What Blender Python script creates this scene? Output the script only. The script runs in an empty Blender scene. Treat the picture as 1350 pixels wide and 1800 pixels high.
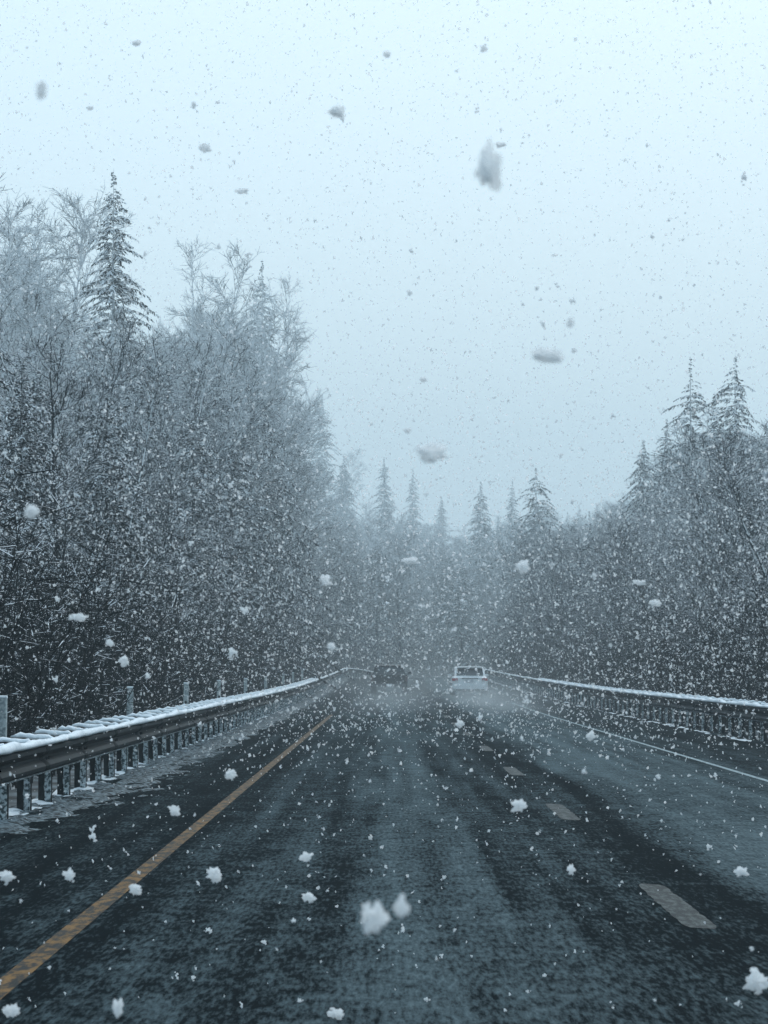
import bpy, math, random
import numpy as np
from mathutils import Vector, Euler

R = random.Random(7)
NR = np.random.default_rng(7)
sc = bpy.context.scene
C = sc.collection

# ------------------------------------------------------------------ camera
F, CX, CY = 4900.0, 675.0, 900.0           # focal length and centre in photo pixels
HZ, VX, EYE = 1174.0, 683.0, 1.6           # horizon row, vanishing column, eye height (m)
PITCH = math.atan((HZ - CY) / F)
YAW = math.atan((VX - CX) / F)
cam_d = bpy.data.cameras.new('camera')
cam = bpy.data.objects.new('camera', cam_d); C.objects.link(cam)
cam.location = (0, 0, EYE)
cam.rotation_euler = (math.pi/2 + PITCH, 0, YAW)
cam_d.sensor_fit = 'VERTICAL'; cam_d.sensor_height = 36; cam_d.lens = F/1800*36
cam_d.clip_start = 0.05; cam_d.clip_end = 5000
cam_d.dof.use_dof = True; cam_d.dof.focus_distance = 70; cam_d.dof.aperture_fstop = 20
sc.camera = cam
CAMR = Euler((math.pi/2 + PITCH, 0, YAW)).to_matrix()

def ray(px, py):
    v = CAMR @ Vector(((px-CX)/F, -(py-CY)/F, -1.0))
    return v / v.y                          # one metre ahead per unit
def at(px, py, D):
    v = ray(px, py); return Vector((v.x*D, D, EYE + v.z*D))

# ------------------------------------------------------------------ world, sun, exposure
SUN_EL, SUN_AZ = math.radians(50), math.radians(20)
w = bpy.data.worlds.new('World'); sc.world = w; w.use_nodes = True
nt = w.node_tree; nt.nodes.clear()
out = nt.nodes.new('ShaderNodeOutputWorld')
sky = nt.nodes.new('ShaderNodeTexSky'); sky.sky_type = 'NISHITA'; sky.sun_disc = False
sky.sun_elevation = SUN_EL; sky.sun_rotation = SUN_AZ
sky.air_density = 1.5; sky.dust_density = 6; sky.ozone_density = 1
b1 = nt.nodes.new('ShaderNodeBackground'); b1.inputs[1].default_value = 0.05
nt.links.new(sky.outputs[0], b1.inputs[0])
b2 = nt.nodes.new('ShaderNodeBackground')   # even cloud deck of the snowfall
b2.inputs[0].default_value = (0.555, 0.765, 0.92, 1); b2.inputs[1].default_value = 1.04
add = nt.nodes.new('ShaderNodeAddShader')
nt.links.new(b1.outputs[0], add.inputs[0]); nt.links.new(b2.outputs[0], add.inputs[1])
nt.links.new(add.outputs[0], out.inputs[0])
sd = bpy.data.lights.new('sun', 'SUN'); sd.energy = 0.7; sd.angle = math.radians(35); sd.color = (0.93, 0.97, 1.0)
sun = bpy.data.objects.new('sun', sd); C.objects.link(sun)
sun.rotation_euler = Vector((math.sin(SUN_AZ)*math.cos(SUN_EL), math.cos(SUN_AZ)*math.cos(SUN_EL), math.sin(SUN_EL))).to_track_quat('Z', 'Y').to_euler()
vs = sc.view_settings
vs.view_transform = 'Standard'; vs.look = 'None'; vs.exposure = 0.0; vs.gamma = 1.0; vs.use_curve_mapping = False
cy = sc.cycles
cy.max_bounces = 8; cy.diffuse_bounces = 5; cy.glossy_bounces = 3; cy.transmission_bounces = 3; cy.volume_bounces = 3
cy.transparent_max_bounces = 8; cy.use_denoising = True; cy.sample_clamp_indirect = 4

# ------------------------------------------------------------------ materials
def mat(name, col, rough=0.7, metal=0.0, spec=0.5, noise=None, bump=None, emit=None):
    """noise=(scale, second colour, contrast), bump=(scale, strength, distance)"""
    m = bpy.data.materials.new(name); m.use_nodes = True
    n = m.node_tree; p = n.nodes['Principled BSDF']
    p.inputs['Base Color'].default_value = (*col, 1); p.inputs['Roughness'].default_value = rough
    p.inputs['Metallic'].default_value = metal; p.inputs['Specular IOR Level'].default_value = spec
    g = n.nodes.new('ShaderNodeNewGeometry')
    if noise:
        t = n.nodes.new('ShaderNodeTexNoise'); t.inputs['Scale'].default_value = noise[0]; t.inputs['Detail'].default_value = 6
        n.links.new(g.outputs['Position'], t.inputs['Vector'])
        r = n.nodes.new('ShaderNodeMapRange'); k = noise[2]
        r.inputs[1].default_value = 0.5-k; r.inputs[2].default_value = 0.5+k
        n.links.new(t.outputs[0], r.inputs[0])
        mx = n.nodes.new('ShaderNodeMix'); mx.data_type = 'RGBA'
        mx.inputs[6].default_value = (*col, 1); mx.inputs[7].default_value = (*noise[1], 1)
        n.links.new(r.outputs[0], mx.inputs[0]); n.links.new(mx.outputs[2], p.inputs['Base Color'])
    if bump:
        t = n.nodes.new('ShaderNodeTexNoise'); t.inputs['Scale'].default_value = bump[0]; t.inputs['Detail'].default_value = 5
        n.links.new(g.outputs['Position'], t.inputs['Vector'])
        bp = n.nodes.new('ShaderNodeBump'); bp.inputs['Strength'].default_value = bump[1]; bp.inputs['Distance'].default_value = bump[2]
        n.links.new(t.outputs[0], bp.inputs['Height']); n.links.new(bp.outputs[0], p.inputs['Normal'])
    if emit:
        p.inputs['Emission Color'].default_value = (*emit[0], 1); p.inputs['Emission Strength'].default_value = emit[1]
    return m

def snowy(name, col, thr, amount, scale=1.3, wind=0.0, rough=0.85, lift=0.95):
    """bark or needles with snow lying on what faces up (and, a little, into the wind)"""
    m = bpy.data.materials.new(name); m.use_nodes = True
    n = m.node_tree; p = n.nodes['Principled BSDF']; p.inputs['Roughness'].default_value = rough
    p.inputs['Specular IOR Level'].default_value = 0.2
    g = n.nodes.new('ShaderNodeNewGeometry')
    d = n.nodes.new('ShaderNodeVectorMath'); d.operation = 'DOT_PRODUCT'
    d.inputs[1].default_value = Vector((0.25*wind, -0.8*wind, 1.0)).normalized()
    n.links.new(g.outputs['Normal'], d.inputs[0])
    t = n.nodes.new('ShaderNodeTexNoise'); t.inputs['Scale'].default_value = scale; t.inputs['Detail'].default_value = 4
    n.links.new(g.outputs['Position'], t.inputs['Vector'])
    a = n.nodes.new('ShaderNodeMath'); a.operation = 'MULTIPLY_ADD'
    a.inputs[1].default_value = 1.6; n.links.new(t.outputs[0], a.inputs[0]); n.links.new(d.outputs['Value'], a.inputs[2])
    r = n.nodes.new('ShaderNodeMapRange'); r.inputs[1].default_value = thr+0.8; r.inputs[2].default_value = thr+1.0
    r.inputs[4].default_value = amount
    sp = n.nodes.new('ShaderNodeSeparateXYZ'); n.links.new(g.outputs['Position'], sp.inputs[0])     # open upper crowns catch more snow than sheltered stems; the white also imitates haze
    hh = n.nodes.new('ShaderNodeMapRange'); hh.inputs[1].default_value = 2; hh.inputs[2].default_value = 24; hh.inputs[3].default_value = -0.08; hh.inputs[4].default_value = lift
    n.links.new(sp.outputs[2], hh.inputs[0])
    a2 = n.nodes.new('ShaderNodeMath'); n.links.new(a.outputs[0], a2.inputs[0]); n.links.new(hh.outputs[0], a2.inputs[1])
    n.links.new(a2.outputs[0], r.inputs[0])
    mx = n.nodes.new('ShaderNodeMix'); mx.data_type = 'RGBA'
    mx.inputs[6].default_value = (*col, 1); mx.inputs[7].default_value = (0.86, 0.89, 0.91, 1)
    n.links.new(r.outputs[0], mx.inputs[0]); n.links.new(mx.outputs[2], p.inputs['Base Color'])
    return m

M = {}
M['bark'] = snowy('snow_dusted_bark', (0.012, 0.018, 0.021), 0.55, 0.8, 6, 0.5)
M['twig'] = snowy('snow_dusted_twigs', (0.007, 0.012, 0.014), 0.60, 0.75, 7.0, 0.6)
M['needle'] = snowy('snow_dusted_needles', (0.005, 0.011, 0.012), 0.70, 0.85, 6.0, 0.4, lift=0.34)
M['shrub'] = snowy('snow_dusted_brush', (0.004, 0.007, 0.008), 0.78, 0.75, 8.0, 0.5)
M['snow'] = mat('lying_snow', (0.80, 0.85, 0.88), 0.8, noise=(9, (0.62, 0.68, 0.72), 0.2), bump=(14, 0.6, 0.03))
M['slush'] = mat('wet_slush', (0.16, 0.21, 0.235), 0.7, spec=.1, noise=(13, (0.006, 0.012, 0.015), 0.07), bump=(25, 0.8, 0.03))
M['zinc'] = mat('weathered_galvanised_steel', (0.007, 0.015, 0.019), 0.6, 0.0, .08, noise=(6, (0.003, 0.006, 0.008), 0.15))
M['post'] = mat('dark_treated_post', (0.012, 0.018, 0.021), 0.9, spec=.1, noise=(18, (0.003, 0.005, 0.006), 0.15))
M['plaster'] = mat('snow_plastered_face', (0.46, 0.52, 0.54), 0.85, noise=(26, (0.03, 0.05, 0.055), 0.07), bump=(40, 0.5, 0.01))
M['marker'] = mat('pale_marker_post', (0.52, 0.58, 0.58), 0.8, noise=(30, (0.20, 0.24, 0.25), 0.15))
M['knob'] = mat('black_reflector_cap', (0.012, 0.014, 0.016), 0.5)
M['ground'] = mat('forest_floor', (0.010, 0.014, 0.016), 0.9, noise=(0.9, (0.16, 0.2, 0.22), 0.12), bump=(3, 0.8, 0.2))
M['black_paint'] = mat('black_car_paint', (0.002, 0.003, 0.004), 0.5, spec=.15, noise=(3, (0.004, 0.006, 0.007), 0.2))
M['white_paint'] = mat('white_car_paint', (0.86, 0.88, 0.89), 0.35, noise=(3, (0.72, 0.75, 0.76), 0.25))
M['glass'] = mat('dark_window_glass', (0.02, 0.028, 0.032), 0.12)
M['tyre'] = mat('tyre_rubber', (0.012, 0.012, 0.013), 0.85)
M['rim'] = mat('wheel_rim_metal', (0.25, 0.26, 0.27), 0.4, 0.8)
M['red'] = mat('red_lamp_lens', (0.42, 0.03, 0.03), 0.3)
M['dark_red'] = mat('dirty_dark_lamp_lens', (0.05, 0.006, 0.006), 0.4)
M['trim'] = mat('grey_bumper_trim', (0.06, 0.065, 0.07), 0.6)
M['plate'] = mat('number_plate', (0.5, 0.52, 0.55), 0.5)

def flake_mat(name, air, thru=0.7):
    m = bpy.data.materials.new(name); m.use_nodes = True
    n = m.node_tree; n.nodes.remove(n.nodes['Principled BSDF'])
    o = n.nodes['Material Output']
    a = n.nodes.new('ShaderNodeBsdfDiffuse'); a.inputs[0].default_value = (0.97, 0.98, 0.985, 1)
    b = n.nodes.new('ShaderNodeBsdfTranslucent'); b.inputs[0].default_value = (0.97, 0.98, 0.985, 1)
    x = n.nodes.new('ShaderNodeMixShader'); x.inputs[0].default_value = thru
    t = n.nodes.new('ShaderNodeBsdfTransparent'); y = n.nodes.new('ShaderNodeMixShader'); y.inputs[0].default_value = air   # a flake is mostly air
    n.links.new(a.outputs[0], x.inputs[1]); n.links.new(b.outputs[0], x.inputs[2])
    n.links.new(x.outputs[0], y.inputs[1]); n.links.new(t.outputs[0], y.inputs[2]); n.links.new(y.outputs[0], o.inputs[0])
    return m
M['flake'] = flake_mat('falling_snow', 0.36, 0.66); M['clump'] = flake_mat('snow_clump', 0.42)

def road_mat():
    m = bpy.data.materials.new('wet_asphalt'); m.use_nodes = True
    n = m.node_tree; L = n.links; p = n.nodes['Principled BSDF']
    g = n.nodes.new('ShaderNodeNewGeometry')
    sep = n.nodes.new('ShaderNodeSeparateXYZ')
    wob = n.nodes.new('ShaderNodeTexNoise'); wob.inputs['Scale'].default_value = 1.0; wob.inputs['Detail'].default_value = 5
    mp = n.nodes.new('ShaderNodeMapping'); mp.inputs['Scale'].default_value = (1.1, 0.10, 1)
    L.new(g.outputs['Position'], mp.inputs[0]); L.new(mp.outputs[0], wob.inputs[0])
    L.new(g.outputs['Position'], sep.inputs[0])
    ma = n.nodes.new('ShaderNodeMath'); ma.operation = 'MULTIPLY_ADD'; ma.inputs[1].default_value = 1.7
    L.new(wob.outputs[0], ma.inputs[0]); L.new(sep.outputs[0], ma.inputs[2])
    mr = n.nodes.new('ShaderNodeMapRange'); mr.inputs[1].default_value = -4+0.85; mr.inputs[2].default_value = 9+0.85
    L.new(ma.outputs[0], mr.inputs[0])
    cr = n.nodes.new('ShaderNodeValToRGB'); cr.color_ramp.interpolation = 'B_SPLINE'
    def P(x): return (x+4)/13
    pts = [(-4, .10), (-2.4, .0), (-1.75, .05), (-1.15, .42), (-0.5, .06), (-0.1, .62), (0.45, .55), (1.0, .15), (1.5, .30), (1.95, .0), (2.35, .0), (2.9, .60), (3.6, .78), (4.3, .45), (5.0, .62), (5.7, .1), (8.0, .05)]
    e = cr.color_ramp.elements
    e[0].position = P(pts[0][0]); e[0].color = (*[pts[0][1]]*3, 1)
    e[1].position = P(pts[-1][0]); e[1].color = (*[pts[-1][1]]*3, 1)
    for x, v in pts[1:-1]:
        q = e.new(P(x)); q.color = (v, v, v, 1)
    L.new(mr.outputs[0], cr.inputs[0])
    # transverse ripples of wet slush
    mp2 = n.nodes.new('ShaderNodeMapping'); mp2.inputs['Scale'].default_value = (2.2, 1.0, 1)
    rip = n.nodes.new('ShaderNodeTexNoise'); rip.inputs['Scale'].default_value = 1.5; rip.inputs['Detail'].default_value = 8; rip.inputs['Roughness'].default_value = 0.72
    rip.inputs['Distortion'].default_value = 0.7
    L.new(g.outputs['Position'], mp2.inputs[0]); L.new(mp2.outputs[0], rip.inputs[0])
    mp3 = n.nodes.new('ShaderNodeMapping'); mp3.inputs['Scale'].default_value = (34, 4.2, 1)
    gr = n.nodes.new('ShaderNodeTexNoise'); gr.inputs['Scale'].default_value = 1; gr.inputs['Detail'].default_value = 5; gr.inputs['Roughness'].default_value = 0.65
    L.new(g.outputs['Position'], mp3.inputs[0]); L.new(mp3.outputs[0], gr.inputs[0])
    r1 = n.nodes.new('ShaderNodeMapRange'); r1.inputs[1].default_value = 0.36; r1.inputs[2].default_value = 0.64; r1.inputs[3].default_value = -0.26; r1.inputs[4].default_value = 0.20
    L.new(rip.outputs[0], r1.inputs[0])
    r2 = n.nodes.new('ShaderNodeMapRange'); r2.inputs[1].default_value = 0.35; r2.inputs[2].default_value = 0.65; r2.inputs[3].default_value = -0.38; r2.inputs[4].default_value = 0.42
    L.new(gr.outputs[0], r2.inputs[0])
    s = n.nodes.new('ShaderNodeMath'); s.operation = 'ADD'; L.new(r1.outputs[0], s.inputs[0]); L.new(r2.outputs[0], s.inputs[1])
    # wear and slush drawn out lengthwise by the wheels
    mp4 = n.nodes.new('ShaderNodeMapping'); mp4.inputs['Scale'].default_value = (3.2, 0.07, 1)
    lg = n.nodes.new('ShaderNodeTexNoise'); lg.inputs['Scale'].default_value = 1; lg.inputs['Detail'].default_value = 6; lg.inputs['Roughness'].default_value = 0.6
    L.new(g.outputs['Position'], mp4.inputs[0]); L.new(mp4.outputs[0], lg.inputs[0])
    r3 = n.nodes.new('ShaderNodeMapRange'); r3.inputs[1].default_value = 0.35; r3.inputs[2].default_value = 0.65; r3.inputs[3].default_value = -0.26; r3.inputs[4].default_value = 0.22
    L.new(lg.outputs[0], r3.inputs[0])
    s0 = n.nodes.new('ShaderNodeMath'); L.new(s.outputs[0], s0.inputs[0]); L.new(r3.outputs[0], s0.inputs[1]); s = s0
    s2 = n.nodes.new('ShaderNodeMath'); s2.operation = 'ADD'; s2.use_clamp = True; L.new(s.outputs[0], s2.inputs[0]); L.new(cr.outputs[0], s2.inputs[1])
    mx = n.nodes.new('ShaderNodeMix'); mx.data_type = 'RGBA'
    mx.inputs[6].default_value = (0.0010, 0.0035, 0.005, 1); mx.inputs[7].default_value = (0.050, 0.080, 0.091, 1)
    L.new(s2.outputs[0], mx.inputs[0]); L.new(mx.outputs[2], p.inputs['Base Color'])
    rr = n.nodes.new('ShaderNodeMapRange'); rr.inputs[3].default_value = 0.38; rr.inputs[4].default_value = 0.75
    L.new(s2.outputs[0], rr.inputs[0]); L.new(rr.outputs[0], p.inputs['Roughness'])
    p.inputs['Specular IOR Level'].default_value = 0.0
    gl = n.nodes.new('ShaderNodeBsdfGlossy'); gl.inputs['Roughness'].default_value = 0.32; gl.inputs[0].default_value = (.85, .95, 1, 1)
    gw = n.nodes.new('ShaderNodeMapRange'); gw.inputs[3].default_value = 0.01; gw.inputs[4].default_value = 0.06
    L.new(s2.outputs[0], gw.inputs[0])
    ms = n.nodes.new('ShaderNodeMixShader'); L.new(gw.outputs[0], ms.inputs[0]); L.new(p.outputs[0], ms.inputs[1]); L.new(gl.outputs[0], ms.inputs[2])
    L.new(ms.outputs[0], n.nodes['Material Output'].inputs[0])
    bp = n.nodes.new('ShaderNodeBump'); bp.inputs['Strength'].default_value = 0.5; bp.inputs['Distance'].default_value = 0.02
    L.new(rip.outputs[0], bp.inputs['Height'])
    bp2 = n.nodes.new('ShaderNodeBump'); bp2.inputs['Strength'].default_value = 0.6; bp2.inputs['Distance'].default_value = 0.008
    L.new(gr.outputs[0], bp2.inputs['Height']); L.new(bp.outputs[0], bp2.inputs['Normal']); L.new(bp2.outputs[0], p.inputs['Normal']); L.new(bp2.outputs[0], gl.inputs['Normal'])
    return m
M['road'] = road_mat()

def line_mat(name, col, worn, k=0.1, lo=0.5):
    m = mat(name, col, 0.5, bump=(30, 0.5, 0.01))
    n = m.node_tree; L = n.links; p = n.nodes['Principled BSDF']
    g = n.nodes.new('ShaderNodeNewGeometry')
    mp = n.nodes.new('ShaderNodeMapping'); mp.inputs['Scale'].default_value = (14, 3.5, 1)
    t = n.nodes.new('ShaderNodeTexNoise'); t.inputs['Scale'].default_value = 1; t.inputs['Detail'].default_value = 6; t.inputs['Roughness'].default_value = 0.7
    L.new(g.outputs['Position'], mp.inputs[0]); L.new(mp.outputs[0], t.inputs[0])
    r = n.nodes.new('ShaderNodeMapRange'); r.inputs[1].default_value = lo-k; r.inputs[2].default_value = lo+k
    L.new(t.outputs[0], r.inputs[0])
    mx = n.nodes.new('ShaderNodeMix'); mx.data_type = 'RGBA'; mx.inputs[6].default_value = (*worn, 1); mx.inputs[7].default_value = (*col, 1)
    L.new(r.outputs[0], mx.inputs[0]); L.new(mx.outputs[2], p.inputs['Base Color'])
    p.inputs['Specular IOR Level'].default_value = 0.03
    return m
M['yellow'] = line_mat('worn_yellow_paint', (0.19, 0.098, 0.026), (0.008, 0.010, 0.009), 0.08, 0.515)
M['white_line'] = line_mat('worn_white_paint', (0.26, 0.33, 0.35), (0.03, 0.05, 0.06), 0.12, 0.42)
M['dash'] = line_mat('slushy_lane_paint', (0.075, 0.088, 0.086), (0.004, 0.009, 0.011), 0.07, 0.525)

# ------------------------------------------------------------------ helpers
def tag(o, label=None, cat=None, group=None, kind=None):
    if label: o['label'] = label
    if cat: o['category'] = cat
    if group: o['group'] = group
    if kind: o['kind'] = kind
    return o
def empty(name, loc=(0, 0, 0), rz=0.0):
    o = bpy.data.objects.new(name, None); C.objects.link(o); o.location = loc; o.rotation_euler = (0, 0, rz); o.empty_display_size = 0.3
    return o
def link(name, me, parent=None, loc=None):
    o = bpy.data.objects.new(name, me); C.objects.link(o)
    if parent: o.parent = parent
    if loc is not None: o.location = loc
    return o
def mesh_np(name, V, Fq, m, smooth=False):
    """V (n,3); Fq list of index arrays, each (k,3) or (k,4)"""
    me = bpy.data.meshes.new(name)
    V = np.ascontiguousarray(V, dtype=np.float32)
    me.vertices.add(len(V)); me.vertices.foreach_set('co', V.ravel())
    loops = np.concatenate([f.ravel() for f in Fq]).astype(np.int32)
    tot = np.concatenate([np.full(len(f), f.shape[1]) for f in Fq]).astype(np.int32)
    st = np.concatenate([[0], np.cumsum(tot)[:-1]]).astype(np.int32)
    me.loops.add(len(loops)); me.loops.foreach_set('vertex_index', loops)
    me.polygons.add(len(tot)); me.polygons.foreach_set('loop_start', st); me.polygons.foreach_set('loop_total', tot)
    me.materials.append(m)
    me.update(calc_edges=True)
    if smooth: me.polygons.foreach_set('use_smooth', np.ones(len(tot), dtype=bool))
    else: me.polygons.foreach_set('use_smooth', np.zeros(len(tot), dtype=bool))
    return me
def sticks(P0, P1, r0, r1, k=3):
    """tapered k-sided sticks -> V, quads"""
    P0 = np.asarray(P0, float); P1 = np.asarray(P1, float); n = len(P0)
    d = P1-P0; d /= np.linalg.norm(d, axis=1, keepdims=True)+1e-9
    up = np.where(np.abs(d[:, 2:3]) > 0.9, np.array([[1., 0, 0]]), np.array([[0, 0, 1.]]))
    a = np.cross(d, up); a /= np.linalg.norm(a, axis=1, keepdims=True)+1e-9
    b = np.cross(d, a)
    r0 = np.broadcast_to(np.asarray(r0, float), (n,))[:, None]; r1 = np.broadcast_to(np.asarray(r1, float), (n,))[:, None]
    V = np.empty((n, 2*k, 3))
    ph = NR.random(n)*6.28
    for i in range(k):
        an = ph+2*math.pi*i/k
        o = a*np.cos(an)[:, None]+b*np.sin(an)[:, None]
        V[:, i] = P0+o*r0; V[:, k+i] = P1+o*r1
    base = (np.arange(n)*2*k)[:, None]
    Q = np.concatenate([base+np.array([[i, (i+1) % k, k+(i+1) % k, k+i]]) for i in range(k)])
    return V.reshape(-1, 3), Q

class MB:
    """collects boxes, prisms and lofts into one mesh"""
    def __init__(s): s.v = []; s.f = []
    def box(s, c, d, rz=0.0):
        x, y, z = d[0]/2, d[1]/2, d[2]/2; b = len(s.v); cr, sr = math.cos(rz), math.sin(rz)
        for k in (-1, 1):
            for (i, j) in ((-1, -1), (1, -1), (1, 1), (-1, 1)):
                px, py = i*x, j*y
                s.v.append((c[0]+px*cr-py*sr, c[1]+px*sr+py*cr, c[2]+k*z))
        s.f += [(b+3, b+2, b+1, b), (b+4, b+5, b+6, b+7)] + [(b+i, b+(i+1) % 4, b+4+(i+1) % 4, b+4+i) for i in range(4)]
        return s
    def loft(s, rings, caps=True):
        b = len(s.v); k = len(rings[0])
        for r in rings: s.v += [tuple(p) for p in r]
        for j in range(len(rings)-1):
            for i in range(k):
                s.f.append((b+j*k+i, b+j*k+(i+1) % k, b+(j+1)*k+(i+1) % k, b+(j+1)*k+i))
        if caps:
            s.f.append(tuple(b+i for i in reversed(range(k)))); s.f.append(tuple(b+(len(rings)-1)*k+i for i in range(k)))
        return s
    def cyl(s, p0, p1, r, k=16, r1=None):
        p0, p1 = Vector(p0), Vector(p1); d = (p1-p0).normalized(); a = d.orthogonal().normalized(); b = d.cross(a)
        r1 = r if r1 is None else r1
        return s.loft([[p0+(a*math.cos(t)+b*math.sin(t))*r for t in [2*math.pi*i/k for i in range(k)]],
                       [p1+(a*math.cos(t)+b*math.sin(t))*r1 for t in [2*math.pi*i/k for i in range(k)]]])
    def mesh(s, name, m, bevel=0, smooth=False):
        me = bpy.data.meshes.new(name); me.from_pydata(s.v, [], s.f); me.materials.append(m); me.update()
        import bmesh
        bm = bmesh.new(); bm.from_mesh(me)
        if bevel: bmesh.ops.bevel(bm, geom=bm.edges[:], offset=bevel, segments=2, affect='EDGES', clamp_overlap=True)
        bmesh.ops.recalc_face_normals(bm, faces=bm.faces[:]); bm.to_mesh(me); bm.free()
        if smooth:
            for p in me.polygons: p.use_smooth = True
        return me
    def build(s, name, m, parent=None, bevel=0, smooth=False):
        return link(name, s.mesh(name, m, bevel, smooth), parent)

# ------------------------------------------------------------------ lie of the land
def zr(D):
    D = np.asarray(D, float)
    a = 0.7*(np.clip(D-90, 0, 140)/140)**1.5
    t = np.clip(D-230, 0, None); tc = np.clip(t, 0, 75)
    return a + 0.0075*tc - tc*tc/3200 + np.clip(t-75, 0, 200)*(-0.0394)
def xc(D):
    t = np.clip(np.asarray(D, float)-230, 0, None); tc = np.clip(t, 0, 330)
    return tc*tc/900 + np.clip(t-330, 0, None)*0.733
def sm(t): t = np.clip(t, 0, 1); return t*t*(3-2*t)
def gz(x, y):
    x = np.asarray(x, float); y = np.asarray(y, float)
    lat = x-xc(y)
    dl = np.clip(-lat-5.2, 0, None); dr = np.clip(lat-9.5, 0, None)
    sl = 0.05+0.25*sm((y-230)/250)
    cap = 15+20*sm((y-380)/260); hl = cap*(1-np.exp(-dl*sl/cap)); hr = np.minimum(dr*0.05, 15)
    ditch = -0.35*sm(dl/1.5)*(1-sm((dl-3)/3)) - 0.35*sm(dr/1.5)*(1-sm((dr-3)/3))
    n = 0.15*np.sin(x*0.9+y*0.31)*np.cos(y*0.7-x*0.2)*sm((dl+dr)/3)
    out_ = sm((-lat-4.2)/0.3)+sm((lat-8.6)/0.3)
    return zr(y)+hl+hr+ditch+n-0.05*(1-out_)-0.02

def strip(name, l0, l1, ys, dz, m, kind='structure', nx=2, parent=None):
    ls = np.linspace(l0, l1, nx); ys = np.asarray(ys, float)
    X = ls[None, :]+xc(ys)[:, None]; Y = np.repeat(ys[:, None], nx, 1); Z = np.repeat(zr(ys)[:, None], nx, 1)+dz
    V = np.stack([X, Y, Z], -1).reshape(-1, 3)
    i = np.arange(len(ys)-1)[:, None]*nx+np.arange(nx-1)[None, :]; i = i.reshape(-1, 1)
    o = link(name, mesh_np(name, V, [np.concatenate([i, i+1, i+nx+1, i+nx], 1)], m, True), parent)
    if kind: o['kind'] = kind
    return o

# ground sheet
gx = np.concatenate([np.linspace(-650, -90, 30), np.linspace(-85, -10, 26), np.linspace(-9, 14, 47), np.linspace(16, 90, 26), np.linspace(100, 650, 28)])
gy = np.concatenate([np.linspace(-180, -5, 10), np.linspace(0, 320, 140), np.linspace(326, 1250, 120)])
GX, GY = np.meshgrid(gx, gy); GXc = GX + xc(GY)*np.clip(1-np.abs(GX)/400, 0, 1)
GV = np.stack([GXc, GY, gz(GXc, GY)], -1).reshape(-1, 3); nx = len(gx)
i = (np.arange(len(gy)-1)[:, None]*nx+np.arange(nx-1)[None, :]).reshape(-1, 1)
tag(link('ground', mesh_np('ground', GV, [np.concatenate([i, i+1, i+nx+1, i+nx], 1)], M['ground'], True)), 'snow patched forest floor either side of the highway', kind='structure')

YS = np.concatenate([np.linspace(-60, 90, 31), np.linspace(95, 700, 160)])
tag(strip('road', -4.35, 8.75, YS, 0.0, M['road'], nx=27), 'wet dark grey highway with slush tracks')
tag(strip('yellow_edge_line', -2.00, -1.87, YS[YS < 96], 0.004, M['yellow']), 'worn yellow edge line on the left of the lane')
tag(strip('white_edge_line', 5.32, 5.41, YS[YS < 125], 0.004, M['white_line']), 'thin white edge line along the right shoulder')
dash_root_objs = []
d0 = EYE*F/(1630-HZ)
for k in range(-2, 14):
    a = d0+k*12.2
    ND = 31; ysd = np.linspace(a, a+3.5, ND)
    hw = np.interp(np.linspace(0, 1, ND), [0, .05, .5, .95, 1], [.07, .10, .10, .095, .06])
    V = []
    for yy, h_ in zip(ysd, hw):
        V += [(1.93-h_+R.gauss(0, .004), yy+.1, float(zr(yy))+.004), (1.93+h_+R.gauss(0, .004), yy, float(zr(yy))+.004)]
    q = np.array([[2*j, 2*j+1, 2*j+3, 2*j+2] for j in range(ND-1)])
    o = link('lane_dash', mesh_np('lane_dash', np.array(V), [q], M['dash']))
    tag(o, 'slush covered white lane dash between the two lanes', kind='structure')

# slush lying along the foot of the rails: a lumpy sheet that breaks through the asphalt where it is thick enough
from mathutils import noise as mn
def slush(name, lats, prof, ys, amp, fx, fy, m, label, ragged=False):
    K = len(lats); n = len(ys); V = np.zeros((n, K, 3)); Z = zr(ys); XC = xc(ys)
    for a in range(n):
        big = mn.noise(Vector((3.1, ys[a]*.22, 7)))*.5
        for b in range(K):
            x = lats[b]; y = ys[a]
            h_ = prof(x+(big*.35 if y > 34 else 0)-.45*float(sm((y-24)/14)) if ragged else x+big*.2)+amp*(mn.noise(Vector((x*fx, y*fy, 0)))*.9+mn.noise(Vector((x*fx*3.3, y*fy*3.3, 5)))*.55+mn.noise(Vector((x*fx*8, y*fy*8, 9)))*.25)
            V[a, b] = (x+XC[a], y, Z[a]+min(h_, .12))
    i = (np.arange(n-1)[:, None]*K+np.arange(K-1)[None, :]).reshape(-1, 1)
    return tag(link(name, mesh_np(name, V.reshape(-1, 3), [np.concatenate([i, i+1, i+K+1, i+K], 1)], m, True)), label, kind='stuff')
ysl = np.concatenate([np.arange(8, 70, .13), np.arange(70, 330, .7)])
slush("slush", np.linspace(-4.3, -2.75, 34), lambda x: float(np.interp(x, [-4.3, -3.9, -3.6, -3.3, -2.9, -2.7], [.01, .012, -.014, -.032, -.042, -.06])), ysl, .045, 3.2, 1.1, M["slush"], "ragged grey slush along the foot of the left guardrail", True)
slush('snow_line', np.linspace(-4.3, -3.7, 12), lambda x: float(np.interp(x, [-4.3, -4.1, -3.9, -3.7], [.01, .02, -.02, -.07])), ysl, .04, 4, 1.2, M['snow'], 'thin broken line of snow under the left guardrail')
slush('snow_line', np.linspace(7.55, 8.2, 12), lambda x: float(np.interp(x, [7.5, 7.75, 7.95, 8.2], [-.06, -.006, -.004, -.05])), np.arange(40, 330, .5), .04, 4, .8, M['snow'], 'thin line of snow at the foot of the right guardrail')

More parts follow.
